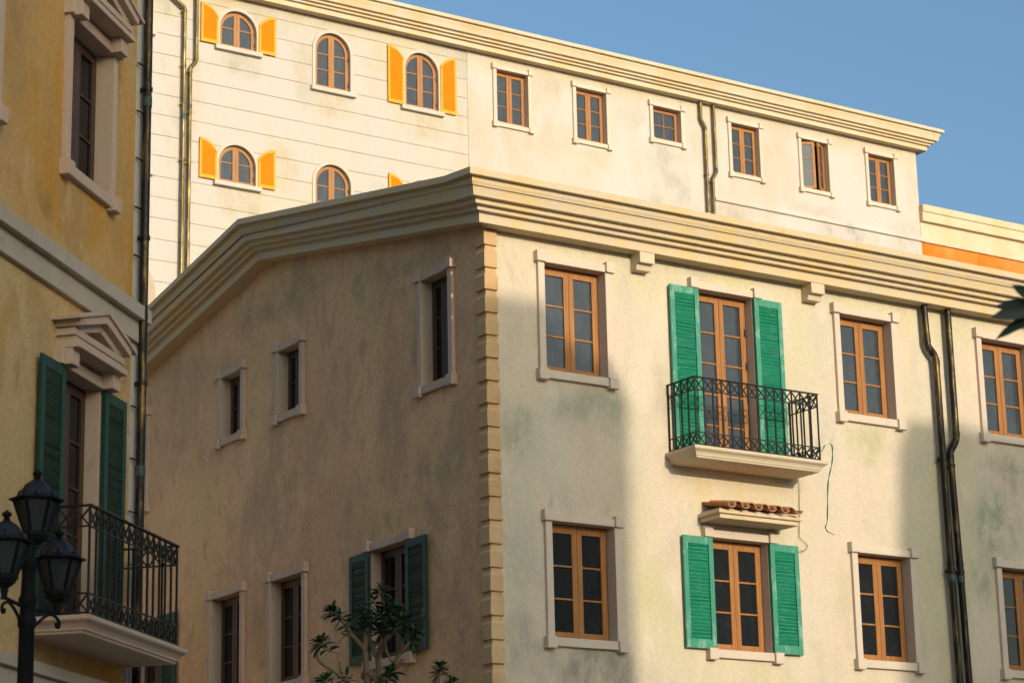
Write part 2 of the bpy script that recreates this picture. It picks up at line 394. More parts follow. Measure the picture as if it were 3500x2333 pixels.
# ------------------------------------------------------------------ window types (origin: middle of the opening's bottom edge, wall plane y=0, outwards -y)
def casement(mb, x0, x1, z0, z1, y0, y1, st, tr, br, munt, mw=.026):
    mb.box(x0, x0+st, y0, y1, z0, z1); mb.box(x1-st, x1, y0, y1, z0, z1)
    mb.box(x0+st, x1-st, y0+.001, y1, z1-tr, z1); mb.box(x0+st, x1-st, y0+.001, y1, z0, z0+br)
    zz0, zz1 = z0+br, z1-tr
    for k in range(1, munt+1):
        z = zz0+(zz1-zz0)*k/(munt+1)
        mb.box(x0+st, x1-st, y0+.008, y1-.002, z-mw/2, z+mw/2)
TYPES = {}
def rect_window(key, w, h, shutters=False, munt=2, single=False, stone_='trim_stone', woodm='wood', gl='glass',
                depth=.14, sill=True, jamb=True, open_leaf=False, lintel_h=.11, shw=.53, dark=False, rev='reveal_stone', proud=.055, hinges=0):
    subs = []
    mb = MB(); a = w/2; jy = -proud if not shutters else -.015
    mb.box(-a-.11, -a, jy, depth+.05, -.02, h+.02); mb.box(a, a+.11, jy, depth+.05, -.02, h+.02)
    mb.box(-a-.008, a+.008, -proud, depth+.05, h, h+lintel_h)
    for s in (-1, 1):
        x0, x1 = sorted((s*a, s*(a+.15)))
        mb.box(x0, x1, -.10, .05, h-.006, h+.15)
    subs_root = mb.mesh('window', [M[stone_]], .005)
    if sill:
        mb = MB()
        mb.box(-a-.008, a+.008, -.062, depth+.06, -.118, 0)
        for s in (-1, 1):
            x0, x1 = sorted((s*(a-.003), s*(a+.152)))
            mb.box(x0, x1, -.105, .04, -.152, .008)
        subs.append(('sill', mb.mesh('sill', [M[stone_]], .005)))
    # outer wooden frame
    mb = MB(); f = .042; g = .014
    mb.box(-a+g, -a+f, depth, depth+.06, 0, h-.012); mb.box(a-f, a-g, depth, depth+.06, 0, h-.012)
    mb.box(-a+f, a-f, depth, depth+.06, h-f-.008, h-.012); mb.box(-a+f, a-f, depth, depth+.06, 0, .03)
    subs.append(('window_frame', mb.mesh('window_frame', [M[woodm]], .003)))
    y0, y1 = depth-.014, depth+.026
    if single:
        mb = MB(); casement(mb, -a+f-.004, a-f+.004, .022, h-f-.004, y0, y1, .07, .07, .075, 1)
        mb.box(-.013, .013, y0+.008, y1-.002, .1, h-f-.075)
        subs.append(('casement', mb.mesh('casement', [M[woodm]], .003)))
    elif not open_leaf:
        for x0, x1 in ((-a+f-.004, -.002), (.002, a-f+.004)):
            mb = MB(); casement(mb, x0, x1, .022, h-f-.004, y0, y1, .084, .08, .085, munt)
            subs.append(('casement', mb.mesh('casement', [M[woodm]], .003)))
    if hinges:
        for k in range(hinges):
            mb = MB(); z = h*(.2+.6*k/max(1, hinges-1)) if hinges > 1 else h*.5
            mb.box(a-f-.012, a-f+.01, y0-.012, y0+.002, z-.06, z+.06)
            subs.append(('hinge', mb.mesh('hinge', [M['iron']])))
    if not open_leaf:
        mb = MB(); mb.box(-a-.01, a+.01, depth+.012, depth+.018, -.01, h+.01)
        subs.append(('pane', mb.mesh('pane', [M[gl]])))
    else:
        # left leaf shut a little outwards, right leaf swung open
        for hx, ang, s in ((-a+f, -27, 1), (a-f, 31, -1)):
            lw = a-f; T = Matrix.Translation((hx, y0, 0)) @ Matrix.Rotation(R(ang if s > 0 else ang), 4, 'Z')
            mb = MB(); b2 = MB()
            casement(mb, *( (0, lw) if s > 0 else (-lw, 0)), .022, h-f-.004, 0, .04, .084, .08, .085, munt)
            b2.box(*( (.05, lw-.05) if s > 0 else (-lw+.05, -.05)), .02, .026, .06, h-f-.04)
            for q in (mb, b2): q.v = [tuple(T @ Vector(v)) for v in q.v]
            subs.append(('casement', mb.mesh('casement', [M[woodm]], .003)))
            subs.append(('pane', b2.mesh('pane', [M[gl]])))
        mb = MB(); mb.box(-a-.01, a+.01, .9, .92, -.5, h+.5); mb.box(-a-.3, -a-.28, .2, .9, -.5, h+.5); mb.box(a+.28, a+.3, .2, .9, -.5, h+.5)
        mb.box(-a-.3, a+.3, .2, .9, h+.3, h+.32); mb.box(-a-.3, a+.3, .2, .9, -.32, -.3)
        subs.append(('room', mb.mesh('room', [M['wood_shaded']])))
    if shutters:
        for s in (-1, 1):
            mb = MB(); x0, x1 = sorted((s*(a+.002), s*(a+.002+shw)))
            shutter_mesh(mb, x0, x1, -.005, h-.01)
            subs.append(('shutter', mb.mesh('shutter', [M['shaded_green_frame' if dark else 'green_frame'], M['shaded_green_slat' if dark else 'green_slat']], .003)))
    TYPES[key] = ('window', subs_root, subs)

def shutter_mesh(mb, x0, x1, z0, z1, y0=-.078, y1=-.040, st=.082, tr=.11, br=.13, n=None):
    mb.box(x0, x0+st, y0, y1, z0, z1); mb.box(x1-st, x1, y0, y1, z0, z1)
    mb.box(x0+st, x1-st, y0, y1, z1-tr, z1); mb.box(x0+st, x1-st, y0, y1, z0, z0+br)
    mb.box(x0+st, x1-st, y1-.008, y1-.003, z0+br, z1-tr, 1)
    h = z1-tr-z0-br; n = n or int(h/.052)
    for k in range(n):
        zc = z0+br+h*(k+.5)/n
        T = Matrix.Translation(((x0+x1)/2, (y0+y1)/2-.002, zc)) @ Matrix.Rotation(R(-58+random.uniform(-9,9)), 4, 'X') @ Matrix.Rotation(R(random.uniform(-1.3,1.3)), 4, 'Y')
        wd = (x1-x0)/2-st-.006
        mb.box(-wd, wd, -.0235, .0235, -.004, .004, 1, T)

def arch_pts(r, zs, n=18): return [(r*math.cos(PI*i/n), zs+r*math.sin(PI*i/n)) for i in range(n+1)]
def arch_window(key, w, hs, munt, shutters=False, band=.085, stone_='trim_white', woodm='wood_pale', depth=.085, gl='glass_sky_grey'):
    a = w/2; subs = []
    def path(r, zb): return [(r, zb)] + arch_pts(r, hs) + [(-r, zb)]
    mb = MB(); mb.band_y(path(a+band, 0), path(a, 0), -.032, depth+.03)
    root = mb.mesh('window', [M[stone_]])
    mb = MB(); mb.box(-a-.14, a+.14, -.115, .12, -.115, .0)
    subs.append(('sill', mb.mesh('sill', [M[stone_]], .006)))
    mb = MB(); mb.band_y(path(a-.004, 0), path(a-.034, 0), depth, depth+.05)
    subs.append(('window_frame', mb.mesh('window_frame', [M[woodm]])))
    y0, y1 = depth-.012, depth+.026; ro = a-.03; ri = ro-.075
    zt = lambda x, r: hs+math.sqrt(max(0, r*r-x*x))
    for s in (-1, 1):
        mb = MB()
        n = 12
        out = [(s*ro, .02)] + [(s*ro*math.cos(PI/2*i/n), hs+ro*math.sin(PI/2*i/n)) for i in range(n+1)]
        inn = [(s*ri, .02)] + [(s*ri*math.cos(PI/2*i/n), hs+ri*math.sin(PI/2*i/n)) for i in range(n+1)]
        mb.band_y(out, inn, y0, y1)
        x0, x1 = sorted((s*.002, s*.085)); mb.box(x0, x1, y0-.002, y1, .02, zt(.085, ro)-.01)
        x0, x1 = sorted((s*.085, s*ri)); mb.box(x0, x1, y0, y1, .02, .11)
        for k in range(munt):
            z = .11+(hs+ri*.55-.11)*(k+1)/(munt+1) if munt > 1 else .11+(hs+ri-.11)*.55
            if munt > 1: z = .11+(hs+ri-.11)*(k+1)/(munt+1)*.97
            xr = ri if z < hs else math.sqrt(max(0, ri*ri-(z-hs)**2))
            x0, x1 = sorted((s*.085, s*(xr+.01))); mb.box(x0, x1, y0+.008, y1-.003, z-.014, z+.014)
        subs.append(('casement', mb.mesh('casement', [M[woodm]])))
        for z in (.22, hs*.8+.1):
            mb = MB(); x0, x1 = sorted((s*(ro-.008), s*(ro+.012))); mb.box(x0, x1, y0-.012, y0+.002, z-.05, z+.05)
            subs.append(('hinge', mb.mesh('hinge', [M['iron']])))
    mb = MB(); mb.prism_y(path(a+.005, -.005), depth+.012, depth+.018)
    subs.append(('pane', mb.mesh('pane', [M[gl]])))
    if shutters:
        sw = .48
        for s in (-1, 1):
            mb = MB(); xi, xo = a+.055, a+.055+sw; rr = .52; n = 12
            def ztop(x): t = (xo-x)/1.0; return hs-.0+.03+math.sqrt(max(0, rr*rr-t*t))
            xs = [xi+(xo-xi)*i/n for i in range(n+1)]
            y0s, y1s = -.066, -.034; st = .06
            # rim: outer stile, inner stile, arched top, bottom rail
            def B(xa, xb, za, zb, ya=y0s, yb=y1s, mi=0):
                x0, x1 = sorted((s*xa, s*xb)); mb.box(x0, x1, ya, yb, za, zb, mi)
            z0 = .01
            B(xo-st, xo, z0, ztop(xo-st)-.05); B(xi, xi+st, z0, ztop(xi)-.04); B(xi+st, xo-st, z0, z0+.09)
            mb.band_y([(s*x, ztop(x)) for x in xs], [(s*x, max(ztop(x)-.075, z0)) for x in xs], y0s, y1s)
            B(xi+st, xo-st, z0+.09, ztop(xi)-.04, y1s-.008, y1s-.002, 1)
            mb.band_y([(s*x, ztop(x)-.06) for x in xs], [(s*x, ztop(xi)-.06) for x in xs], y1s-.008, y1s-.002, 1)
            zc = z0+.115
            while zc < ztop(xo)-.09:
                xa = xi+st
                while xa < xo-st-.02 and ztop(xa)-.075 < zc+.01: xa += .01
                if xo-st-xa > .03:
                    T = Matrix.Translation((s*(xa+xo-st)/2, (y0s+y1s)/2-.002, zc)) @ Matrix.Rotation(R(-55), 4, 'X')
                    wd = (xo-st-xa)/2; mb.box(-wd, wd, -.020, .020, -.004, .004, 1, T)
                zc += .047
            subs.append(('shutter', mb.mesh('shutter', [M['yellow_paint'], M['yellow_slat']])))
    TYPES[key] = ('window', root, subs)

def place(key, house, loc, rz=0, label=None, name=None):
    nm, root, subs = TYPES[key]
    o = link(name or nm, root, house, loc, rz)
    if label: o['label'] = label
    for sn, me in subs: link(sn, me, o)
    return o

# ------------------------------------------------------------------ cornice profile (outward, height above soffit)
PROF = [(0,.02),(.245,.012),(.25,.016),(.25,.152),(.256,.157),(.324,.157),(.33,.162),(.33,.216),(.336,.221),(.404,.221),(.41,.226),(.41,.286),(.416,.291),(.492,.293),
        (.498,.298),(.506,.34),(.520,.395),(.540,.445),(.555,.475),(.558,.528),(.564,.536),(.634,.536),(.64,.541),(.64,.630),(.634,.636),(-.8,.64)]
Z_SOF = 11.737
def gable_h(u):
    if u <= -.3: return 0
    return .178*(u+.3) if u < 6.22 else .178*6.52-.19*(u-6.22)

# ================================================================== FRONT HOUSE (cream corner house)
house = thing('corner_house', 'cream plaster corner house with gabled umber side wall, green shutters and iron balcony', 'house', P0, ROT)
UP = dict(zb=9.85, h=1.56); LO = dict(zb=6.13, h=1.595)
rect_window('up', 1.05, 1.56, gl='glass_sky_grey')
rect_window('low', 1.05, 1.595, gl='glass')
rect_window('lowdark', 1.05, 1.595, gl='glass')
rect_window('lowsh', 1.05, 1.60, shutters=True, shw=.535)
rect_window('door', 1.04, 2.56, shutters=True, munt=4, sill=False, gl='glass_sky_grey', hinges=4)
rect_window('lup', .72, 1.56, gl='glass_shaded', woodm='wood_shaded', stone_='reveal_stone')
rect_window('lsm', .70, 1.03, gl='glass_shaded', munt=1, woodm='wood_shaded', stone_='reveal_stone')
rect_window('llo', .99, 1.59, gl='glass_shaded', woodm='wood_shaded', stone_='reveal_stone')
rect_window('llosh', 1.03, 1.60, gl='glass_shaded', dark=True, shutters=True, woodm='wood_shaded', stone_='reveal_stone', shw=.55)
street = [(1.485,'up',9.85,1.05,1.56),(6.945,'up',9.85,1.05,1.56),(9.92,'up',9.85,1.05,1.56),
          (1.505,'low',6.13,1.05,1.595),(7.03,'low',6.13,1.05,1.595),(10.0,'low',6.13,1.05,1.595),
          (4.27,'lowsh',6.125,1.05,1.60),(4.20,'door',8.85,1.04,2.56)]
side = [(1.275,'lup',9.85,.72,1.56),(5.60,'lsm',10.32,.70,1.03),(7.57,'lsm',10.32,.70,1.03),(11.15,'lup',9.75,.72,1.56),
        (5.66,'llo',6.13,.99,1.59),(7.68,'llo',6.13,.99,1.59),(2.61,'llosh',6.12,1.03,1.60),(10.52,'llosh',6.12,1.03,1.60)]
mb = MB()
wall_sheet(mb, rect(0, 14.5, 0, 12.2), [rect(u-w/2-.06, u+w/2+.06, zb-.04, zb+h+.05) for u,k,zb,w,h in street], lambda x, z: (x, 0, z))
wall_sheet(mb, rect(0, 12.4, 0, 12.2), [], lambda x, z: (14.5, x, z))
part('wall', mb, M['wall_cream'], house, fix=False, label='cream street wall stained green and grey')
mb = MB()
gab = [(0,0),(12.4,0),(12.4,11.85),(6.2,13.0),(.1,11.87),(0,11.86)]
wall_sheet(mb, gab, [rect(u-w/2-.06, u+w/2+.06, zb-.04, zb+h+.05) for u,k,zb,w,h in side], lambda x, z: (0, x, z))
wall_sheet(mb, rect(0, 14.5, 0, 12.0), [], lambda x, z: (x, 12.4, z))
part('wall', mb, M['wall_umber'], house, fix=False, label='brown streaked gable wall')
for u,k,zb,w,h in street:
    lab = {'lowsh': 'window between open green shutters under the tiled canopy', 'door': 'tall balcony door between open green shutters'}.get(k)
    place(k, house, (u, 0, zb), 0, lab, 'balcony_door' if k == 'door' else None)
for u,k,zb,w,h in side:
    place(k, house, (0, u, zb), -PI/2, {'llosh': 'window between shade-darkened green shutters on the gable wall'}.get(k))
# cornice
def cornice_mesh(stations):
    mb = MB(); mb.rings(stations, closed=False); return mb
st = []
for u in (12.75, 6.22, .55, .05):
    st.append([(-o, u, Z_SOF+z+gable_h(u)) for o, z in PROF])
st.append([(-o, -o, Z_SOF+z) for o, z in PROF])
st.append([(14.7, -o, Z_SOF+z) for o, z in PROF])
part('cornice', cornice_mesh(st), M['cornice_cream'], house, label='stepped cream cornice rising over the gable')
mb = MB()
zt = Z_SOF+.42
rp = [(-.55,-.55,zt),(14.6,-.55,zt),(14.6,6.22,zt+1.12),(-.55,6.22,zt+1.12),(14.6,12.7,zt-.06),(-.55,12.7,zt-.06)]
mb.add(rp, [(0,1,2,3),(3,2,4,5)])
part('roof', mb, M['roof'], house)
# quoins
mb = MB(); rings = []
z = 5.72-.322*3
while z < 11.70:
    j = random.uniform(-.004, .004); k = random.uniform(-.01, .01)
    for o, dz in ((.006, 0), (.046+j, .010), (.046+j, .215+k), (.016, .262+k), (.006, .318)):
        zz = min(z+dz, 11.735)
        wq = .168+random.uniform(-.004,.004)
        rings.append([(-o, .185, zz), (-o, -o, zz), (wq, -o, zz), (wq, .05, zz), (.05, .05, zz), (.05, .185, zz)])
    z += .322
mb.rings(rings)
part('quoin_strip', mb, M['quoin_stone'], house, fix=True)
# eaves brackets
for u in (2.505, 5.72):
    mb = MB()
    mb.prism_y([(0,0),(0,0)], 0, 0) if False else None
    prof = [(0.02, 11.50), (-.135, 11.50), (-.165, 11.59), (-.24, 11.59), (-.24, 11.76), (.02, 11.76)]
    n = len(prof)
    vs = [(u, y, z) for y, z in prof] + [(u+.265, y, z) for y, z in prof]
    fs = [tuple(range(n)), tuple(range(2*n-1, n-1, -1))] + [((i+1) % n, i, i+n, (i+1) % n+n) for i in range(n)]
    mb.add(vs, fs)
    part('eaves_bracket', mb, M['cornice_light'], house, bevel=.006)
# balcony
def slab_mesh(x0, x1, D, z0):
    """x0..x1 width at the top lip, D projection, z0 top"""
    prof = [(0, 0), (0, -.035), (.012, -.05), (.03, -.06), (.05, -.075), (.068, -.10), (.075, -.118), (.075, -.125), (.088, -.128), (.094, -.137), (.096, -.150), (.11, -.158)]
    rings = []
    for i, dz in prof:
        rings.append([(x0+i, .06, z0+dz), (x0+i, -D+i, z0+dz), (x1-i, -D+i, z0+dz), (x1-i, .06, z0+dz)])
    mb = MB(); mb.rings(rings); return mb
def bar(mb, a, b, t=.016, t2=None):
    a, b = Vector(a), Vector(b); d = (b-a); L = d.length; d.normalize()
    up = Vector((0,0,1)) if abs(d.z) < .95 else Vector((1,0,0))
    x = d.cross(up).normalized(); y = x.cross(d).normalized()
    h1, h2 = t/2, (t2 or t)/2
    vs = [p + x*sx*h1 + y*sy*h2 for p in (a, b) for sx, sy in ((-1,-1),(1,-1),(1,1),(-1,1))]
    mb.add(vs, [(0,1,2,3),(7,6,5,4),(0,4,5,1),(1,5,6,2),(2,6,7,3),(3,7,4,0)])
def railing_mesh(x0, x1, D, zs, zr=1.01, nb=14, ns=4):
    mb = MB()
    zb, z1, z2, zt = zs+.03, zs+.205, zs+zr-.19, zs+zr-.012
    fr = [(x0+(x1-x0)*i/nb, -D) for i in range(nb+1)]
    for x, y in fr: bar(mb, (x, y, zb-.03), (x, y, zt), .019)
    for s, X in enumerate((x0, x1)):
        pts = [(X, -D+D*i/ns) for i in range(ns+1)]
        for x, y in pts[1:]: bar(mb, (x, min(y, -.012), zb-.03), (x, min(y, -.012), zt), .019)
        for i in range(ns-1):
            (xa, ya), (xb, yb) = pts[i], pts[i+1]
            for za, zc in ((zb, z1), (z2, zt)):
                bar(mb, (xa, ya, za), (xb, yb, zc), .015); bar(mb, (xa+.006, ya, zc), (xb+.006, yb, za), .015)
        for z in (zb, z1, z2): bar(mb, (X, -D, z), (X, 0, z), .016)
    for i in range(nb):
        for za, zc in ((zb, z1), (z2, zt)):
            bar(mb, (fr[i][0], -D, za), (fr[i+1][0], -D, zc), .015); bar(mb, (fr[i][0], -D+.006, zc), (fr[i+1][0], -D+.006, za), .015)
    for z in (zb, z1, z2): bar(mb, (x0, -D, z), (x1, -D, z), .016)
    return mb
def handrail_mesh(x0, x1, D, z):
    mb = MB(); w = .022
    mb.box(x0-w, x1+w, -D-w, -D+w, z-.012, z+.004)
    mb.box(x0-w, x0+w, -D+w, 0, z-.012, z+.004); mb.box(x1-w, x1+w, -D+w, 0, z-.012, z+.004)
    return mb
bal = part('balcony', slab_mesh(3.0, 5.46, .70, 8.875), M['cornice_light'], house, bevel=0)
part('railing', railing_mesh(3.09, 5.36, .63, 8.875), M['iron'], bal)
part('handrail', handrail_mesh(3.09, 5.36, .63, 9.885), M['iron'], bal)
# tiled canopy over the lower shuttered window
mb = MB()
mb.box(3.585, 5.03, -.46, .03, 7.925, 7.99); mb.box(3.545, 5.07, -.50, .03, 7.99, 8.045)
can = part('window_canopy', mb, M['cornice_light'], house, bevel=.006)
def tile_mesh(cx, y0, y1, z0, z1, r, up, jit):
    mb = MB(); n = 9; th = .014; rings = []
    for t in (0, .5, 1):
        y = y0+(y1-y0)*t; z = z0+(z1-z0)*t; rr = r*(1-.12*t)
        o, i_ = [], []
        for k in range(n):
            a = PI*k/(n-1); sx = math.cos(a)*rr; sz = math.sin(a)*rr*.8
            o.append((cx+sx, y, z+(sz if up else -sz+r*.45)))
            sx2 = math.cos(a)*(rr-th); sz2 = math.sin(a)*(rr-th)*.8
            i_.append((cx+sx2, y, z+(sz2 if up else -sz2+r*.45)))
        rings.append(o + i_[::-1])
    mb.rings(rings); return mb
ntile = 6
for k in range(ntile):
    cx = 3.70+k*.245
    part('roof_tile', tile_mesh(cx, -.60+random.uniform(-.01,.01), .0, 8.085, 8.20, .080, False, 0), M['tile'], can, smooth=True)
    if k < ntile-1:
        part('roof_tile', tile_mesh(cx+.1225, -.585+random.uniform(-.01,.01), .0, 8.10, 8.22, .082, True, 0), M['tile'], can, smooth=True)
mb = MB(); mb.box(3.60, 5.02, -.44, .0, 8.045, 8.075)
part('mortar_bed', mb, M['grey_stone'], can)

def drainpipe(house, path, r, mat, clamps=(), collars=(), base_y=0, label=None):
    mb = MB()
    # round the elbows with a short segment
    pts = [Vector(path[0])]
    for i in range(1, len(path)-1):
        a, b, c = Vector(path[i-1]), Vector(path[i]), Vector(path[i+1])
        pts += [b+(a-b).normalized()*r*.7, b+(c-b).normalized()*r*.7]
    pts.append(Vector(path[-1]))
    mb.tube(pts, r, 14)
    # sleeves at elbows
    for i in range(1, len(path)-1):
        a, b, c = Vector(path[i-1]), Vector(path[i]), Vector(path[i+1])
        for q in (a, c):
            d = (q-b).normalized(); mb.tube([b+d*r*1.0, b+d*r*2.4], r*1.1, 14)
    p = part('drainpipe', mb, M[mat], house, smooth=True, label=label)
    def at(z):
        for a, b in zip(path[:-1], path[1:]):
            if min(a[2], b[2]) <= z <= max(a[2], b[2]) and a[2] != b[2]:
                t = (z-a[2])/(b[2]-a[2]); return a[0]+(b[0]-a[0])*t, a[1]+(b[1]-a[1])*t
        return path[-1][0], path[-1][1]
    for z in clamps:
        x, y = at(z); mb = MB()
        mb.tube([(x, y, z-.022), (x, y, z+.022)], r*1.22, 14)
        mb.box(x-r*1.75, x-r*.9, y-.012, y+.012, z-.022, z+.022)
        mb.box(x-.02, x+.02, y+r*.9, base_y+.01, z-.02, z+.02)
        part('pipe_clamp', mb, M['iron' if mat == 'bronze' else 'brass'], p, smooth=True)
    for z in collars:
        x, y = at(z); mb = MB(); mb.tube([(x, y, z-.055), (x, y, z+.05)], r*1.13, 14)
        part('pipe_collar', mb, M['verdigris'], p, smooth=True)
    return p
yp = -.115
drainpipe(house, [(8.13,yp,11.75),(8.15,yp,11.10),(8.31,yp,10.93),(8.33,yp,7.6),(8.40,yp,2.0)], .054, 'bronze', (9.32,7.58), (7.46,), label='front downpipe with its bend just under the cornice')
drainpipe(house, [(8.63,yp,11.75),(8.635,yp,9.66),(8.475,yp,9.44),(8.52,yp,7.6),(8.60,yp,2.0)], .054, 'bronze', (9.22,7.56), (7.46,), label='front downpipe with its bend halfway down')
# cable hanging on the wall (top-level) and green strap tied to the rail (top-level)
def H(u, y, z): return P0 + rX*u + lX*y + Vector((0,0,z))
mb = MB(); mb.tube([H(5.46,-.02,8.75), H(5.44,-.02,8.2), H(5.41,-.02,7.87), H(5.476,-.03,7.812), H(5.558,-.03,7.752), H(5.516,-.03,7.682), H(5.342,-.02,7.631)], .004, 6)
o = part('hanging_cable', mb, M['cable'], None); tag(o, 'thin grey cable hanging down the wall from the balcony and curling beside the tiled canopy', 'cable')
def ribbon(pts, w=.026):
    mb = MB(); vs = []
    for i, p in enumerate(pts):
        tw = .5*math.sin(i*.8)
        d = (lX*math.cos(tw)+rX*math.sin(tw)*.6)*w*.5
        for s in (-1, 1):
            vs.append(p+d*s)
    n = len(pts)
    top = [v+Vector((0,0,0)) for v in vs]
    th = rX*.0012
    allv = [v-th for v in vs]+[v+th for v in vs]
    fs = []
    for i in range(n-1):
        a = 2*i; fs += [(a, a+1, a+3, a+2), (2*n+a, 2*n+a+2, 2*n+a+3, 2*n+a+1), (a, a+2, 2*n+a+2, 2*n+a), (a+1, 2*n+a+1, 2*n+a+3, a+3)]
    mb.add(allv, fs); return mb
def smooth_pts(ps, k=6):
    out = []
    P = [ps[0]]+ps+[ps[-1]]
    for i in range(1, len(P)-2):
        for j in range(k):
            t = j/k; a, b, c, d = P[i-1], P[i], P[i+1], P[i+2]
            out.append(.5*((2*b)+(c-a)*t+(2*a-5*b+4*c-d)*t*t+(3*b-a-3*c+d)*t**3))
    out.append(ps[-1]); return out
sp = [H(5.30,-.63,9.085), H(5.345,-.655,9.10), H(5.362,-.65,9.02), H(5.40,-.66,9.06), H(5.445,-.66,9.125), H(5.52,-.66,9.16), H(5.575,-.66,9.125), H(5.58,-.66,9.0), H(5.553,-.66,8.85), H(5.50,-.66,8.70), H(5.46,-.66,8.56), H(5.43,-.66,8.25), H(5.403,-.66,7.992), H(5.362,-.66,7.90), H(5.404,-.66,7.842), H(5.511,-.66,7.806), H(5.424,-.66,7.784)]
o = part('green_strap', ribbon(smooth_pts(sp)), M['strap'], None); tag(o, 'loose green plastic strap tied to the right end of the balcony railing', 'strap')

# ================================================================== BACK HOUSE (white)
back = thing('white_house', 'tall white plaster house with arched windows, yellow shutters and stepped cornice behind the corner house', 'house', P0+lX*S_BACK, ROT)
rect_window('bup', 1.02, 1.51, gl='glass_sky_grey')
rect_window('bsm', .98, .97, single=True, gl='glass_sky_grey')
rect_window('bopen', 1.02, 1.51, open_leaf=True, gl='glass_sky_grey')
arch_window('a1', 1.03, .50, 1, True)
arch_window('a2', 1.03, 1.03, 2)
arch_window('a3', 1.03, 1.05, 2, True)
arch_window('a1l', 1.03, .50, 1, True)
arch_window('a0', 1.03, .50, 1)
ZSB = 25.765
arches = [(8.49,'a1',24.42,.50),(11.215,'a2',23.865,1.03),(13.895,'a3',23.845,1.05),
          (8.49,'a1l',20.86,.49),(11.215,'a2',20.29,1.03),(13.895,'a3',20.30,1.01),(5.55,'a0',24.42,.50),(5.55,'a0',20.80,.50)]
brect = [(16.745,'bup',23.92,1.02,1.51),(19.36,'bup',23.91,1.02,1.51),(21.98,'bsm',24.41,.98,.97),(24.80,'bup',23.88,1.02,1.51),(27.42,'bopen',23.87,1.02,1.51),(30.02,'bup',23.87,1.02,1.51)]
SEAM = 15.33
mb = MB()
wall_sheet(mb, rect(-2, SEAM, 0, 26.2), [arch_loop(u, 1.03+.08, zb-.05, zb+hs) for u,k,zb,hs in arches], lambda x, z: (x, .018, z))
wall_sheet(mb, rect(0, 12, 0, 26.2), [], lambda x, z: (-2, x, z))
part('wall', mb, M['wall_white_panel'], back, fix=False, label='white wall ruled with fine horizontal joints')
mb = MB()
wall_sheet(mb, rect(SEAM, 31.5, 0, 26.2), [rect(u-w/2-.06, u+w/2+.06, zb-.04, zb+h+.05) for u,k,zb,w,h in brect], lambda x, z: (x, 0, z))
wall_sheet(mb, rect(0, 12, 0, 26.2), [], lambda x, z: (31.5, x, z))
wall_sheet(mb, rect(-2, 31.5, 0, 26.2), [], lambda x, z: (x, 12, z))
mb.add([(SEAM,0,0),(SEAM,.03,0),(SEAM,.03,26.2),(SEAM,0,26.2)], [(0,1,2,3)])
part('wall', mb, M['wall_white'], back, fix=False, label='plain white wall')
for u,k,zb,hs in arches:
    place(k, back, (u, .018, zb), 0, {'a1':'low arched window between yellow shutters','a1l':'low arched window between yellow shutters','a3':'tall arched window between yellow shutters','a2':'tall arched window without shutters'}.get(k))
for u,k,zb,w,h in brect:
    place(k, back, (u, 0, zb), 0, {'bopen':'window with one leaf swung open','bsm':'small square window of four panes'}.get(k))
# big arched opening low on the left, only its right shoulder shows
mb = MB()
def bigarch(r, zb, zs): return [(r, zb)] + arch_pts(r, zs, 20) + [(-r, zb)]
mb.band_y(bigarch(.92, -2.5, 0), bigarch(.68, -2.5, 0), -.05, .1)
part('arched_surround', mb, M['grey_stone'], back, loc=(5.40, .018, 17.75))
st = [[(-2, -o, ZSB+z) for o, z in PROF], [(31.5+o, -o, ZSB+z) for o, z in PROF], [(31.5+o, 8, ZSB+z) for o, z in PROF]]
part('cornice', cornice_mesh(st), M['cornice_light'], back)
mb = MB(); mb.add([(-2,.5,ZSB+.62),(31.2,.5,ZSB+.62),(31.2,12,ZSB+.6),(-2,12,ZSB+.6)], [(0,1,2,3)])
part('roof', mb, M['roof'], back)
mb = MB(); vs = []
for x in (23.61, 31.56): vs += [(x, .01, 22.93), (x, -.06, 22.93), (x, -.06, 22.965), (x, -.045, 23.0), (x, .01, 23.12)]
mb.add(vs, [(4,3,2,1,0),(5,6,7,8,9)]+[(i, i+1, i+6, i+5) for i in range(4)]+[(4,0,5,9)])
part('string_ledge', mb, M['wall_white'], back)
yb = -.10
drainpipe(back, [(6.40,yb,25.55),(6.955,yb,25.17),(6.955,yb,12.0)], .047, 'brass', (25.07,23.66,22.65,21.2), (22.33,), .018, 'left downpipe coming in on a slant')
drainpipe(back, [(7.28,yb,25.80),(7.29,yb,23.84),(7.125,yb,23.62),(7.12,yb,12.0)], .047, 'brass', (23.52,22.45,21.15), (22.62,), .018, 'left downpipe with a bend')
drainpipe(back, [(23.15,yb,25.8),(23.15,yb,25.24),(23.285,yb,25.05),(23.28,yb,18.0)], .047, 'brass', (23.62,), (25.0,), 0, 'middle downpipe bending near the top')
drainpipe(back, [(23.62,yb,25.8),(23.63,yb,23.76),(23.48,yb,23.53),(23.47,yb,18.0)], .047, 'brass', (23.42,), (23.80,), 0, 'middle downpipe bending near the foot')

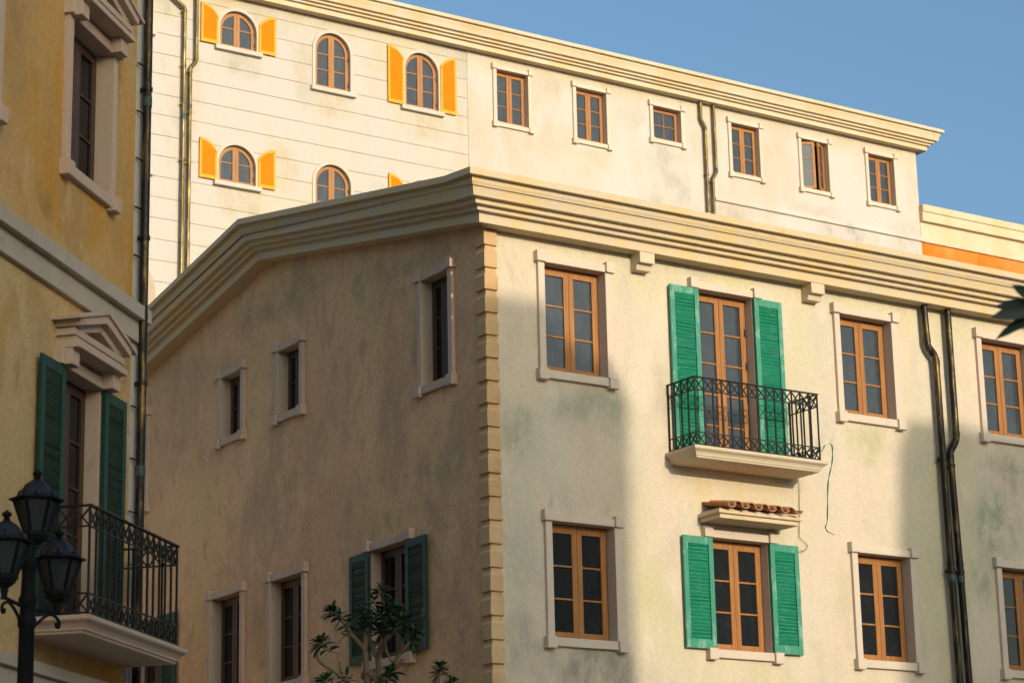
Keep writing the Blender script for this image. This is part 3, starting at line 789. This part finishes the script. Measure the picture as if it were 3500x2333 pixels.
# ================================================================== ORANGE HOUSE
orange = thing('orange_house', 'lower house with vivid orange plaster under a cream parapet band at the right', 'house', P0+lX*S_BACK+rX*31.5, ROT)
mb = MB(); wall_sheet(mb, rect(.01, 14, 0, 23.6), [], lambda x, z: (x, .05, z))
wall_sheet(mb, rect(.05, 10, 0, 23.6), [], lambda x, z: (14, x, z)); wall_sheet(mb, rect(.05, 10, 0, 23.6), [], lambda x, z: (.01, x, z))
part('wall', mb, M['wall_orange'], orange, fix=False)
prof = [(-.03,22.94),(.03,22.94),(.035,22.945),(.035,23.50),(.04,23.55),(.16,23.56),(.165,23.565),(.165,23.84),(.17,23.85),(.20,23.855),(.205,23.86),(.205,24.06),(.20,24.07),(-.3,24.07)]
mb = MB(); mb.rings([[(-.02, -o+.02, z) for o, z in prof], [(14.2, -o+.02, z) for o, z in prof]], closed=False)
n = len(prof); mb.add([(-.02, -o+.02, z) for o, z in prof], [tuple(range(n))])
part('parapet', mb, M['cornice_light'], orange, label='stepped cream parapet band')

# ================================================================== YELLOW HOUSE
yel = thing('ochre_house', 'mottled ochre plaster house with pink stone pediments and iron balcony at the left edge', 'house', Y0, ROTY)
rect_window('yup', 1.06, 1.54, gl='glass_shaded', woodm='wood_shaded', stone_='reveal_stone', rev='reveal_stone')
rect_window('ydoor', 1.0, 2.53, gl='glass_shaded', dark=True, shutters=True, munt=4, sill=False, woodm='wood_shaded', stone_='reveal_stone', shw=.56)
rect_window('ydoorplain', 1.0, 2.53, gl='glass_shaded', munt=4, sill=False, woodm='wood_shaded', stone_='reveal_stone')
VE = 22.98
yw = [(21.515,'yup',9.47,1.06,1.54),(18.74,'yup',9.47,1.06,1.54),(15.96,'yup',9.47,1.06,1.54),(21.47,'ydoor',4.89,1.0,2.53),(18.70,'ydoorplain',4.89,1.0,2.53),(15.93,'ydoorplain',4.89,1.0,2.53)]
mb = MB()
wall_sheet(mb, rect(9, VE, 4.4, 13.2), [rect(u-w/2-.06, u+w/2+.06, zb-.04, zb+h+.05) for u,k,zb,w,h in yw], lambda x, z: (x, 0, z))
wall_sheet(mb, rect(0, 10, 0, 13.2), [], lambda x, z: (VE, x, z))
wall_sheet(mb, rect(0, 10, 0, 13.2), [], lambda x, z: (9, x, z)); wall_sheet(mb, rect(9, VE, 0, 13.2), [], lambda x, z: (x, 10, z))
part('wall', mb, M['wall_ochre'], yel, fix=False, label='mottled ochre upper wall')
mb = MB(); wall_sheet(mb, rect(9, VE, 0, 4.4), [], lambda x, z: (x, .01, z))
part('wall', mb, M['wall_grey'], yel, fix=False, label='grey ground-floor wall')
mb = MB(); mb.box(8.9, VE+.1, -.3, 10, 13.2, 13.4); part('roof', mb, M['roof'], yel)
for u,k,zb,w,h in yw: place(k, yel, (u, 0, zb), 0, {'ydoor':'balcony door between shade-darkened green shutters'}.get(k), 'balcony_door' if 'door' in k else None)
mb = MB(); mb.box(22.80, VE+.004, -.012, .05, 4.56, 8.125); mb.box(22.80, VE+.004, -.012, .05, 8.52, 13.1)
part('corner_strip', mb, M['trim_white'], yel)
mb = MB(); mb.box(9, 22.84, -.13, .05, 8.36, 8.51); mb.box(22.955, VE+.06, -.13, .05, 8.36, 8.51); mb.box(9, VE+.012, -.055, .05, 8.13, 8.36)
part('string_course', mb, M['grey_stone'], yel, bevel=.006)
mb = MB(); mb.box(9, VE+.06, -.10, .05, 4.42, 4.53); mb.box(9, VE+.03, -.05, .05, 4.22, 4.42)
part('string_course', mb, M['grey_stone'], yel, bevel=.006, label='lower grey string course')
def pediment(u, z):
    """u middle, z underside of the base moulding"""
    mb = MB()
    # consoles
    for s in (-1, 1):
        x0, x1 = sorted((s*.43, s*.61)); mb.box(x0, x1, -.17, .02, -.16, .01)
    # base moulding, set back course, horizontal corona
    mb.box(-.62, .62, -.245, .02, 0, .06); mb.box(-.60, .60, -.19, .02, .055, .125); mb.box(-.635, .635, -.205, .02, .12, .19)
    # tympanum (recessed) and raking cornice
    mb.prism_y([(-.60,.185),(.60,.185),(0,.40)], -.06, .02)
    def rake(o, i, y): mb.band_y([(-o[0], o[1]), (0, o[2]), (o[0], o[1])], [(-i[0], i[1]), (0, i[2]), (i[0], i[1])], y, .02)
    rake((.635,.215,.385), (.42,.185,.30), -.20)
    rake((.66,.27,.475), (.64,.20,.38), -.27)
    rake((.755,.285,.515), (.745,.245,.47), -.295)
    part('pediment', mb, M['reveal_stone'], yel, loc=(u, 0, z), bevel=.004)
pediment(21.49, 7.575); pediment(21.515, 11.16); 
ybal = part('balcony', slab_mesh(20.22, 22.78, .675, 4.90), M['reveal_stone'], yel)
part('railing', railing_mesh(20.32, 22.58, .62, 4.90), M['iron'], ybal)
part('handrail', handrail_mesh(20.32, 22.58, .62, 5.915), M['iron'], ybal)
yp = drainpipe(yel, [(22.905,-.085,13.1),(22.905,-.085,2.0)], .048, 'bronze', (10.94,9.28,7.70), (10.80,6.78), label='near downpipe running down the corner')
for z in (11.20,10.66,10.13,9.59,9.06,7.44,6.89,6.34,5.8):
    mb = MB(); bar(mb, (22.76, -.03, z), (22.90, -.07, z-.01), .02, .012)
    part('pipe_strap', mb, M['iron'], yp)

# ================================================================== STREET LAMP
LB = Vector((-3.60, 17.637, 0))
lamp = thing('street_lamp', 'dark iron street lamp with clustered frosted lanterns on scroll arms', 'street lamp', LB)
mb = MB()
prof = [(.16,0),(.16,.25),(.12,.3),(.11,.9),(.075,1.0),(.066,1.1),(.062,3.6),(.058,4.2),(.07,4.22),(.07,4.27),(.058,4.29),(.054,4.36),(.068,4.38),(.068,4.42),(.054,4.45),(.048,4.62),(.062,4.66),(.062,4.70),(.042,4.74),(.05,4.80),(.035,4.86)]
mb.rings([[(r*math.cos(2*PI*k/14), r*math.sin(2*PI*k/14), z) for k in range(14)] for r, z in prof])
part('post', mb, M['lamp_iron'], lamp, smooth=True)
def hexring(r, z, a0=.26, n=6): return [(r*math.cos(2*PI*k/n+a0), r*math.sin(2*PI*k/n+a0), z) for k in range(n)]
def lantern(loc, s=1.0, stem=.0):
    mb = MB()
    # frame: eave ring, corner bars, bottom ring
    mb.rings([hexring(.205*s, .245*s), hexring(.205*s, .258*s), hexring(.15*s, .262*s)])
    for k in range(6):
        a = 2*PI*k/6+.26
        bar(mb, (.172*s*math.cos(a), .172*s*math.sin(a), .25*s), (.085*s*math.cos(a), .085*s*math.sin(a), 0), .017*s)
    mb.rings([hexring(.098*s, -.02*s), hexring(.098*s, .012*s)])
    mb.rings([hexring(.09*s, -.02*s), hexring(.075*s, -.05*s), hexring(.045*s, -.075*s), hexring(.03*s, -.085*s), hexring(.03*s, -.11*s)])
    o = part('lantern', mb, M['lamp_iron'], lamp, loc=loc)
    mb = MB(); mb.rings([hexring(.158*s, .24*s), hexring(.080*s, .006*s)]); part('lamp_glass', mb, M['lamp_glass'], o)
    mb = MB(); mb.rings([hexring(.20*s, .258*s), hexring(.135*s, .285*s), hexring(.118*s, .32*s), hexring(.085*s, .37*s), hexring(.04*s, .40*s), hexring(.018*s, .41*s)])
    for k in range(6):
        a = 2*PI*k/6+.26+PI/6
        mb.tube([(.15*s*math.cos(a), .15*s*math.sin(a), .262*s), (.143*s*math.cos(a), .143*s*math.sin(a), .285*s), (.12*s*math.cos(a), .12*s*math.sin(a), .30*s)], .022*s, 8)
    part('lamp_roof', mb, M['lamp_roof'], o)
    mb = MB(); pr = [(.012,.405),(.03,.415),(.018,.425),(.036,.445),(.036,.46),(.012,.478),(.004,.485)]
    mb.rings([[(r*s*math.cos(2*PI*k/10), r*s*math.sin(2*PI*k/10), z*s) for k in range(10)] for r, z in pr])
    part('finial', mb, M['lamp_iron'], o, smooth=True)
    return o
lantern((.045, .0, 4.905), 1.0)
adir = Vector((.37, .93, 0)).normalized()
for s in (-1, 1):
    off = adir*.42*s + Vector((.065 if s < 0 else -.01, 0, 0))
    lantern((off.x, off.y, 4.525), 1.0)
    mb = MB()
    def A(t, z): return Vector((off.x*t, off.y*t, z))
    mb.tube([A(1,4.43), A(1,4.385), A(1,4.36)], [.03,.022,.03], 10)
    mb.tube([A(0,4.345), A(.5,4.36), A(1.06,4.375)], .014, 8)
    sc_ = [A(0,4.20), A(.25,4.235), A(.5,4.30), A(.75,4.345), A(.97,4.335), A(1.08,4.30), A(1.05,4.265), A(.97,4.27), A(.98,4.295)]
    mb.tube(smooth_pts(sc_, 4), .012, 8)
    part('scroll_arm', mb, M['lamp_iron'], lamp, smooth=True)
# a third and fourth arm pair complete the cluster across the other axis
# ================================================================== PLUMERIA TREES
def leaf(mb, base, d, L, W, droop=.25, mi=0):
    d = d.normalized(); side = d.cross(Vector((0,0,1)))
    if side.length < .1: side = Vector((1,0,0))
    side.normalize(); side = (Matrix.Rotation(random.uniform(-.7,.7), 3, d) @ side)
    nrm = side.cross(d).normalized()
    st = [(0,.06),(.25,.62),(.55,1.),(.8,.72),(1,.03)]
    vs = []
    for t, w in st:
        c = base + d*L*t + Vector((0,0,-1))*droop*L*t*t
        vs += [c - side*W*.5*w + nrm*W*.14*w, c, c + side*W*.5*w + nrm*W*.14*w]
    fs = []
    for i in range(len(st)-1):
        a = i*3; fs += [(a, a+1, a+4, a+3), (a+1, a+2, a+5, a+4)]
    mb.add(vs, fs, mi)
def rosette(mb, c, axis, n, L, W):
    axis = axis.normalized()
    u = axis.orthogonal().normalized(); v = axis.cross(u)
    for k in range(n):
        a = k*2.399+random.uniform(-.3,.3); t = (k+.5)/n
        el = R(5+75*t+random.uniform(-12,12)) 
        d = (u*math.cos(a)+v*math.sin(a))*math.cos(el-.35) + axis*math.sin(el-.35)
        leaf(mb, c - axis*.06*(1-t), d, L*random.uniform(.7,1.1)*(1-.25*t), W*random.uniform(.8,1.15), random.uniform(.1,.4))
CR, SR = math.cos(.022), math.sin(.022)
def tp(zx, zy, dep=0):
    x = (zx-570)/690; z = (896-zy)/690*1.0
    return Vector((x*1.0, .02*x+dep, z*1.005-.0*x))
def tree(name, label, base, trunks, tips, Lf=.19, Wf=.044, lm='leaf'):
    t = thing(name, label, 'tree', base, 0, 'plumerias under the gable wall' if name == 'plumeria_tree' else None)
    mb = MB()
    for path, r0, r1 in trunks:
        pts = smooth_pts([Vector(p) for p in path], 4); n = len(pts)
        mb.tube([p+Vector((random.uniform(-.004,.004), random.uniform(-.004,.004), 0)) for p in pts], [r0+(r1-r0)*i/(n-1) for i in range(n)], 9)
    part('trunk', mb, M['bark'], t, smooth=True)
    mb = MB()
    for c, ax, n in tips: rosette(mb, Vector(c), Vector(ax), n, Lf, Wf)
    part('crown', mb, M[lm], t, fix=False, smooth=True)
    return t
TB = Vector((-1.62, 27.95, 0)); z0 = 5.0
def P(zx, zy, dep=0): v = tp(zx, zy, dep); return Vector((v.x, v.y, v.z+z0))
trk = [
 ([(-.12,.0,0),(-.16,.05,2.4),P(480,1000),P(474,850),P(465,700),P(458,625),P(468,560)], .05, .028),
 ([(.05,.03,0),(.0,.06,2.6),P(575,1000,.1),P(565,850,.1),P(560,700,.1),P(535,650,.1),P(515,590,.12),P(480,520,.15)], .046, .022),
 ([P(456,630),P(400,565,-.1),P(350,530,-.2),P(290,516,-.25)], .034, .02),
 ([P(355,532,-.2),P(335,480,-.25),P(310,440,-.3),P(275,395,-.3),P(235,365,-.35)], .026, .016),
 ([P(556,690,.1),P(590,605,.0),P(640,550,-.1),P(690,515,-.15),P(725,488,-.2)], .032, .022),
 ([P(632,556,-.1),P(645,500,0),P(657,445,.05)], .026, .018),
 ([P(520,600,.12),P(560,520,.25),P(600,420,.3),P(608,300,.25),P(600,235,.2),P(590,175,.2)], .024, .013),
 ([P(470,565),P(450,490,.05),P(440,430,.1)], .028, .018),
 ([P(480,525,.15),P(500,440,.2),P(490,370,.25)], .026, .016),
 ([P(690,765,-.2),P(745,690,-.25),P(790,645,-.3),P(835,600,-.3)], .026, .014),
 ([P(700,790,-.2),P(690,765,-.2),P(655,700,-.15),P(630,610,-.1),P(622,570,-.1)], .016, .010),
 ([P(765,650,-.25),P(772,600,-.25),P(778,550,-.2)], .014, .010),
 ([P(720,780,-.25),P(745,750,-.25),P(775,735,-.3)], .012, .008),
 ([P(565,840,.1),P(630,830,-.1),P(690,768,-.2)], .03, .024),
 ([P(475,1000),P(400,960,-.2),P(300,880,-.35),P(235,830,-.4),P(170,790,-.45),P(128,762,-.5),P(98,705,-.5)], .028, .015),
 ([P(290,872,-.35),P(282,810,-.35),P(280,755,-.35)], .022, .014),
 ([P(560,900,.1),P(520,870,-.2),P(495,835,-.3)], .012, .009),
]
tips = []
for zx, zy, dep, n in [(215,330,-.35,34),(128,590,-.5,34),(578,115,.2,26),(430,300,.1,22),(490,320,.2,22),(560,300,.28,20),(640,300,.2,20),(735,300,.0,22),(700,360,-.1,22),
                       (780,400,-.2,22),(560,420,.25,18),(440,400,.0,20),(660,240,.2,10),(600,430,.2,16),(860,545,-.3,22),(820,500,-.25,14),(930,385,-.3,6),(400,440,-.1,16),
                       (735,440,-.15,18),(340,420,-.3,10),(660,850,-.25,26),(690,800,-.25,14),(330,850,-.35,10),(150,880,-.45,26),(560,560,.2,8),(330,470,-.25,8),(530,200,.2,10),(470,360,-.15,18),(610,360,.0,18),(690,260,.1,12),(800,450,-.3,16),(520,400,.0,14),(180,640,-.45,12),(270,370,-.3,12),(880,500,-.3,12),(640,440,-.1,14)]:
    dx = (zx-520)/420
    tips.append((P(zx, zy+10, dep), (dx*.8+random.uniform(-.2,.2), random.uniform(-.35,.15), 1.0), n))
pl_ = tree('plumeria_tree', 'plumeria tree with pale bare branches before the shuttered gable window', TB, trk, tips)
# small second plumeria to the right
TB2 = Vector((-1.62+ (1040-570)/690, 27.98, 0))
def P2(zx, zy, dep=0): v = tp(zx, zy, dep); return Vector((v.x-(1040-570)/690, v.y, v.z+z0))
tree('plumeria_tree', 'small plumeria sapling below the gable wall left of the quoins', TB2,
     [([(0,0,0),(.0,0,3),P2(1030,960),P2(1032,880),P2(1042,800)], .03, .014), ([(0,0,3),P2(1100,1000,.1),P2(1150,900,.1)], .022, .012)],
     [(P2(1060,765), (.2,-.2,1), 30), (P2(1035,815), (-.5,-.2,.7), 16), (P2(1155,880,.1), (.3,-.1,1), 24)], Lf=.17, Wf=.036)
# foreground branch reaching in at the right
FB = Vector((4.2, 11.2, 0))
FTIPS = [(-.6,.3,5.6),(-.2,-.5,5.9),(.4,.2,6.2),(.9,-.3,5.5),(-.9,-.1,5.1),(1.0,.5,4.9),(-.5,.6,4.6),(-1.05,-.35,4.75),(.1,.9,5.3),(.5,-.8,4.8)]
fx = lambda x, y, z: Vector((x-FB.x, y-FB.y, z))
tree('leafy_tree', 'dark out-of-focus leaves reaching in over the right edge near the camera', FB,
     [([(0,0,0),(.1,.05,2.0),(-.1,0,3.4),fx(3.4,11.0,4.0),fx(2.75,10.8,4.40),fx(2.47,10.73,4.52)], .09, .012), ([(-.05,0,3.2),(.3,.4,4.3),(.5,.6,5.0)], .06, .02)]+[([(.0,0,3.0),(c[0]*.4,c[1]*.4,3.0+(c[2]-3.0)*.55),c], .045, .014) for c in FTIPS],
     [], lm='leaf_dark')
crown = [c for c in bpy.data.objects if c.name.startswith('crown')][-1]
mb = MB(); c0 = Vector((2.46-FB.x, 10.73-FB.y, 4.545))
for tx, ty, tz, W in [(2.305,10.70,4.665,.062),(2.235,10.76,4.580,.074),(2.20,10.72,4.515,.072),(2.225,10.78,4.425,.05),(2.52,10.5,4.75,.06),(2.62,10.8,4.70,.06),(2.66,10.7,4.45,.06),(2.45,10.9,4.33,.055),(2.36,10.6,4.36,.0)]:
    if W == 0: continue
    tip = Vector((tx-FB.x, ty-FB.y, tz)); d = tip-c0
    vs_, st_ = [], [(0,.1),(.3,.75),(.55,1.),(.8,.66),(1,.02)]
    dn = d.normalized(); side = dn.cross(Vector((0,1,0))).normalized()
    for t_, w_ in st_:
        c_ = c0+d*t_+Vector((0,0,.012))*math.sin(t_*PI)
        vs_ += [c_-side*W*.5*w_+Vector((0,-.006*w_,0)), c_, c_+side*W*.5*w_+Vector((0,-.006*w_,0))]
    mb.add(vs_, [f for i in range(4) for f in ((i*3,i*3+1,i*3+4,i*3+3),(i*3+1,i*3+2,i*3+5,i*3+4))])
for c, ax, n in [((.5,.6,5.05),(0,0,1),26),((.2,.3,4.6),(-.3,-.3,1),18)]+[(c, (c[0]*.5, c[1]*.5, 1), 30) for c in FTIPS]: rosette(mb, Vector(c), Vector(ax), n, .26, .07)
crown.data = mb.mesh('crown', [M['leaf_dark']], fix=False, smooth=True)

# ================================================================== GROUND AND THE STREET BEHIND THE CAMERA
mb = MB(); mb.add([(-300,-300,0),(300,-300,0),(300,300,0),(-300,300,0)], [(0,1,2,3)])
g = part('street', mb, M['paving'], None); g['kind'] = 'structure'
ELEV = math.atan(.222); AZ = R(1.0)
tanE = math.tan(ELEV)
def add_shade_house(name, label, D, boxes, polys, mat, wins):
    """unseen houses across the street, outlines shaped to cast shade, their fronts D metres before the corner house's street wall; boxes in (u, z) of that street wall"""
    h = thing(name, label, 'house', P0-lX*D, ROT, 'houses across the street behind the camera')
    mb = MB()
    for u0, u1, z0, z1, d in boxes: mb.box(u0, u1, -d, 0, z0, z1)
    for pl in polys: mb.prism_y(pl, -10, 0)
    part('wall', mb, mat, h)
    for u0, u1, z0, z1 in wins:
        mb = MB(); mb.box(u0-.1, u1+.1, -.05, .06, z0-.1, z1+.1); w = part('window', mb, M['trim_stone'], h)
        mb = MB(); mb.box(u0, u1, .0, .075, z0, z1); part('pane', mb, M['glass'], w)
    return h
DO = 40.
rise = DO*tanE; sh = DO*math.tan(AZ)  # unseen house outlines follow the shadow edges they throw on the street wall
wins = [(u, u+1, z, z+1.7) for u in (-24,-20.5,-12,-8.5,-5,-1.8) for z in (2.5,6.2,9.9)]
add_shade_house('unseen_shade_house', 'tall unseen house across the street, shaped to shade the ochre house, behind the camera', DO,
    [(-34, -12.5, 0, 9, 10), (-12.5, -6.3, 0, 18.0+(DO-30)*tanE, 10), (-6.3, -1.5, 0, 12.4+(DO-30)*tanE, 10)],
    [[(-1.5, 0), (2.38+sh, 0), (2.36+sh, 9.55+rise), (2.28+sh, 9.85+rise), (2.05+sh, 10.12+rise), (1.30+sh, 10.42+rise), (.92+sh, 10.85+rise), (-1.5, 10.78+rise)]], M['wall_white'], wins)
wins = [(u, u+1, z, z+1.7) for u in (10,13.5,17,20.5,24,27.5,31,34.5) for z in (2.5,6.2,9.9)]
add_shade_house('unseen_shade_house', 'unseen house across the street, shaped to shade the wall by the downpipes, behind the camera', DO,
    [],
    [[(8.56+sh, 0), (48, 0), (48, 9.93+rise), (7.75+sh, 9.90+rise), (7.50+sh, 9.4+rise), (7.46+sh, 7.3+rise), (8.15+sh, 6.95+rise), (8.5+sh, 6.35+rise)]], M['wall_cream'], wins)
# unseen house added beyond the ochre house, for gable window reflections and bounced light
LANE = 9.0
h = thing('lane_reflector', 'added unseen pale house in the lane beyond the ochre house, facing the gable wall', 'house', (-12, 29, 0), R(-12))
mb = MB(); mb.box(-8, 0, 0, 18, 0, LANE); part('wall', mb, M['wall_white'], h)
mb = MB(); mb.box(-8.2, .3, -.2, 18.2, LANE, LANE+.4); part('roof', mb, M['roof'], h)

# ================================================================== SKY, SUN, CAMERA
w = bpy.data.worlds.new('World'); sc.world = w; w.use_nodes = True
nt = w.node_tree; bg = nt.nodes['Background']
sky = nt.nodes.new('ShaderNodeTexSky'); sky.sky_type = 'NISHITA'; sky.sun_disc = False
sund = (-lX*math.cos(AZ) + rX*math.sin(AZ)).normalized()      # horizontal direction TOWARDS the sun
sky.sun_elevation = ELEV; sky.sun_rotation = math.atan2(sund.x, sund.y)
sky.altitude = 0; sky.air_density = 1.0; sky.dust_density = 5.5; sky.ozone_density = 3.0
mx = nt.nodes.new('ShaderNodeMix'); mx.data_type = 'RGBA'; mx.blend_type = 'MULTIPLY'; mx.inputs[0].default_value = 1
mx.inputs[7].default_value = (.955, 1.03, 1.0, 1); nt.links.new(sky.outputs[0], mx.inputs[6]); nt.links.new(mx.outputs[2], bg.inputs['Color']); bg.inputs['Strength'].default_value = .15
sl = bpy.data.lights.new('sun', 'SUN'); sl.energy = 2.0; sl.angle = R(.5); sl.color = (1, .86, .66)
so = bpy.data.objects.new('sun', sl); COL.objects.link(so)
sv = Vector((sund.x*math.cos(ELEV), sund.y*math.cos(ELEV), math.sin(ELEV)))
so.rotation_euler = sv.to_track_quat('Z', 'Y').to_euler(); so.location = (20, -20, 40)

cd = bpy.data.cameras.new('camera'); cam = bpy.data.objects.new('camera', cd); COL.objects.link(cam)
m = Matrix(((.9997579,.0220036,0),(.0056585,-.2570999,-.9663683),(-.0212636,.9661343,-.2571622)))
cam.matrix_world = Matrix.Translation((0,0,1.6)) @ m.to_4x4()
cd.lens = 85; cd.sensor_width = 36; cd.sensor_fit = 'HORIZONTAL'; cd.clip_start = .1; cd.clip_end = 2000
cd.dof.use_dof = True; cd.dof.focus_distance = 34; cd.dof.aperture_fstop = 4.0
sc.camera = cam
vs = sc.view_settings; vs.view_transform = 'Standard'; vs.look = 'None'; vs.gamma = 1; vs.exposure = .65
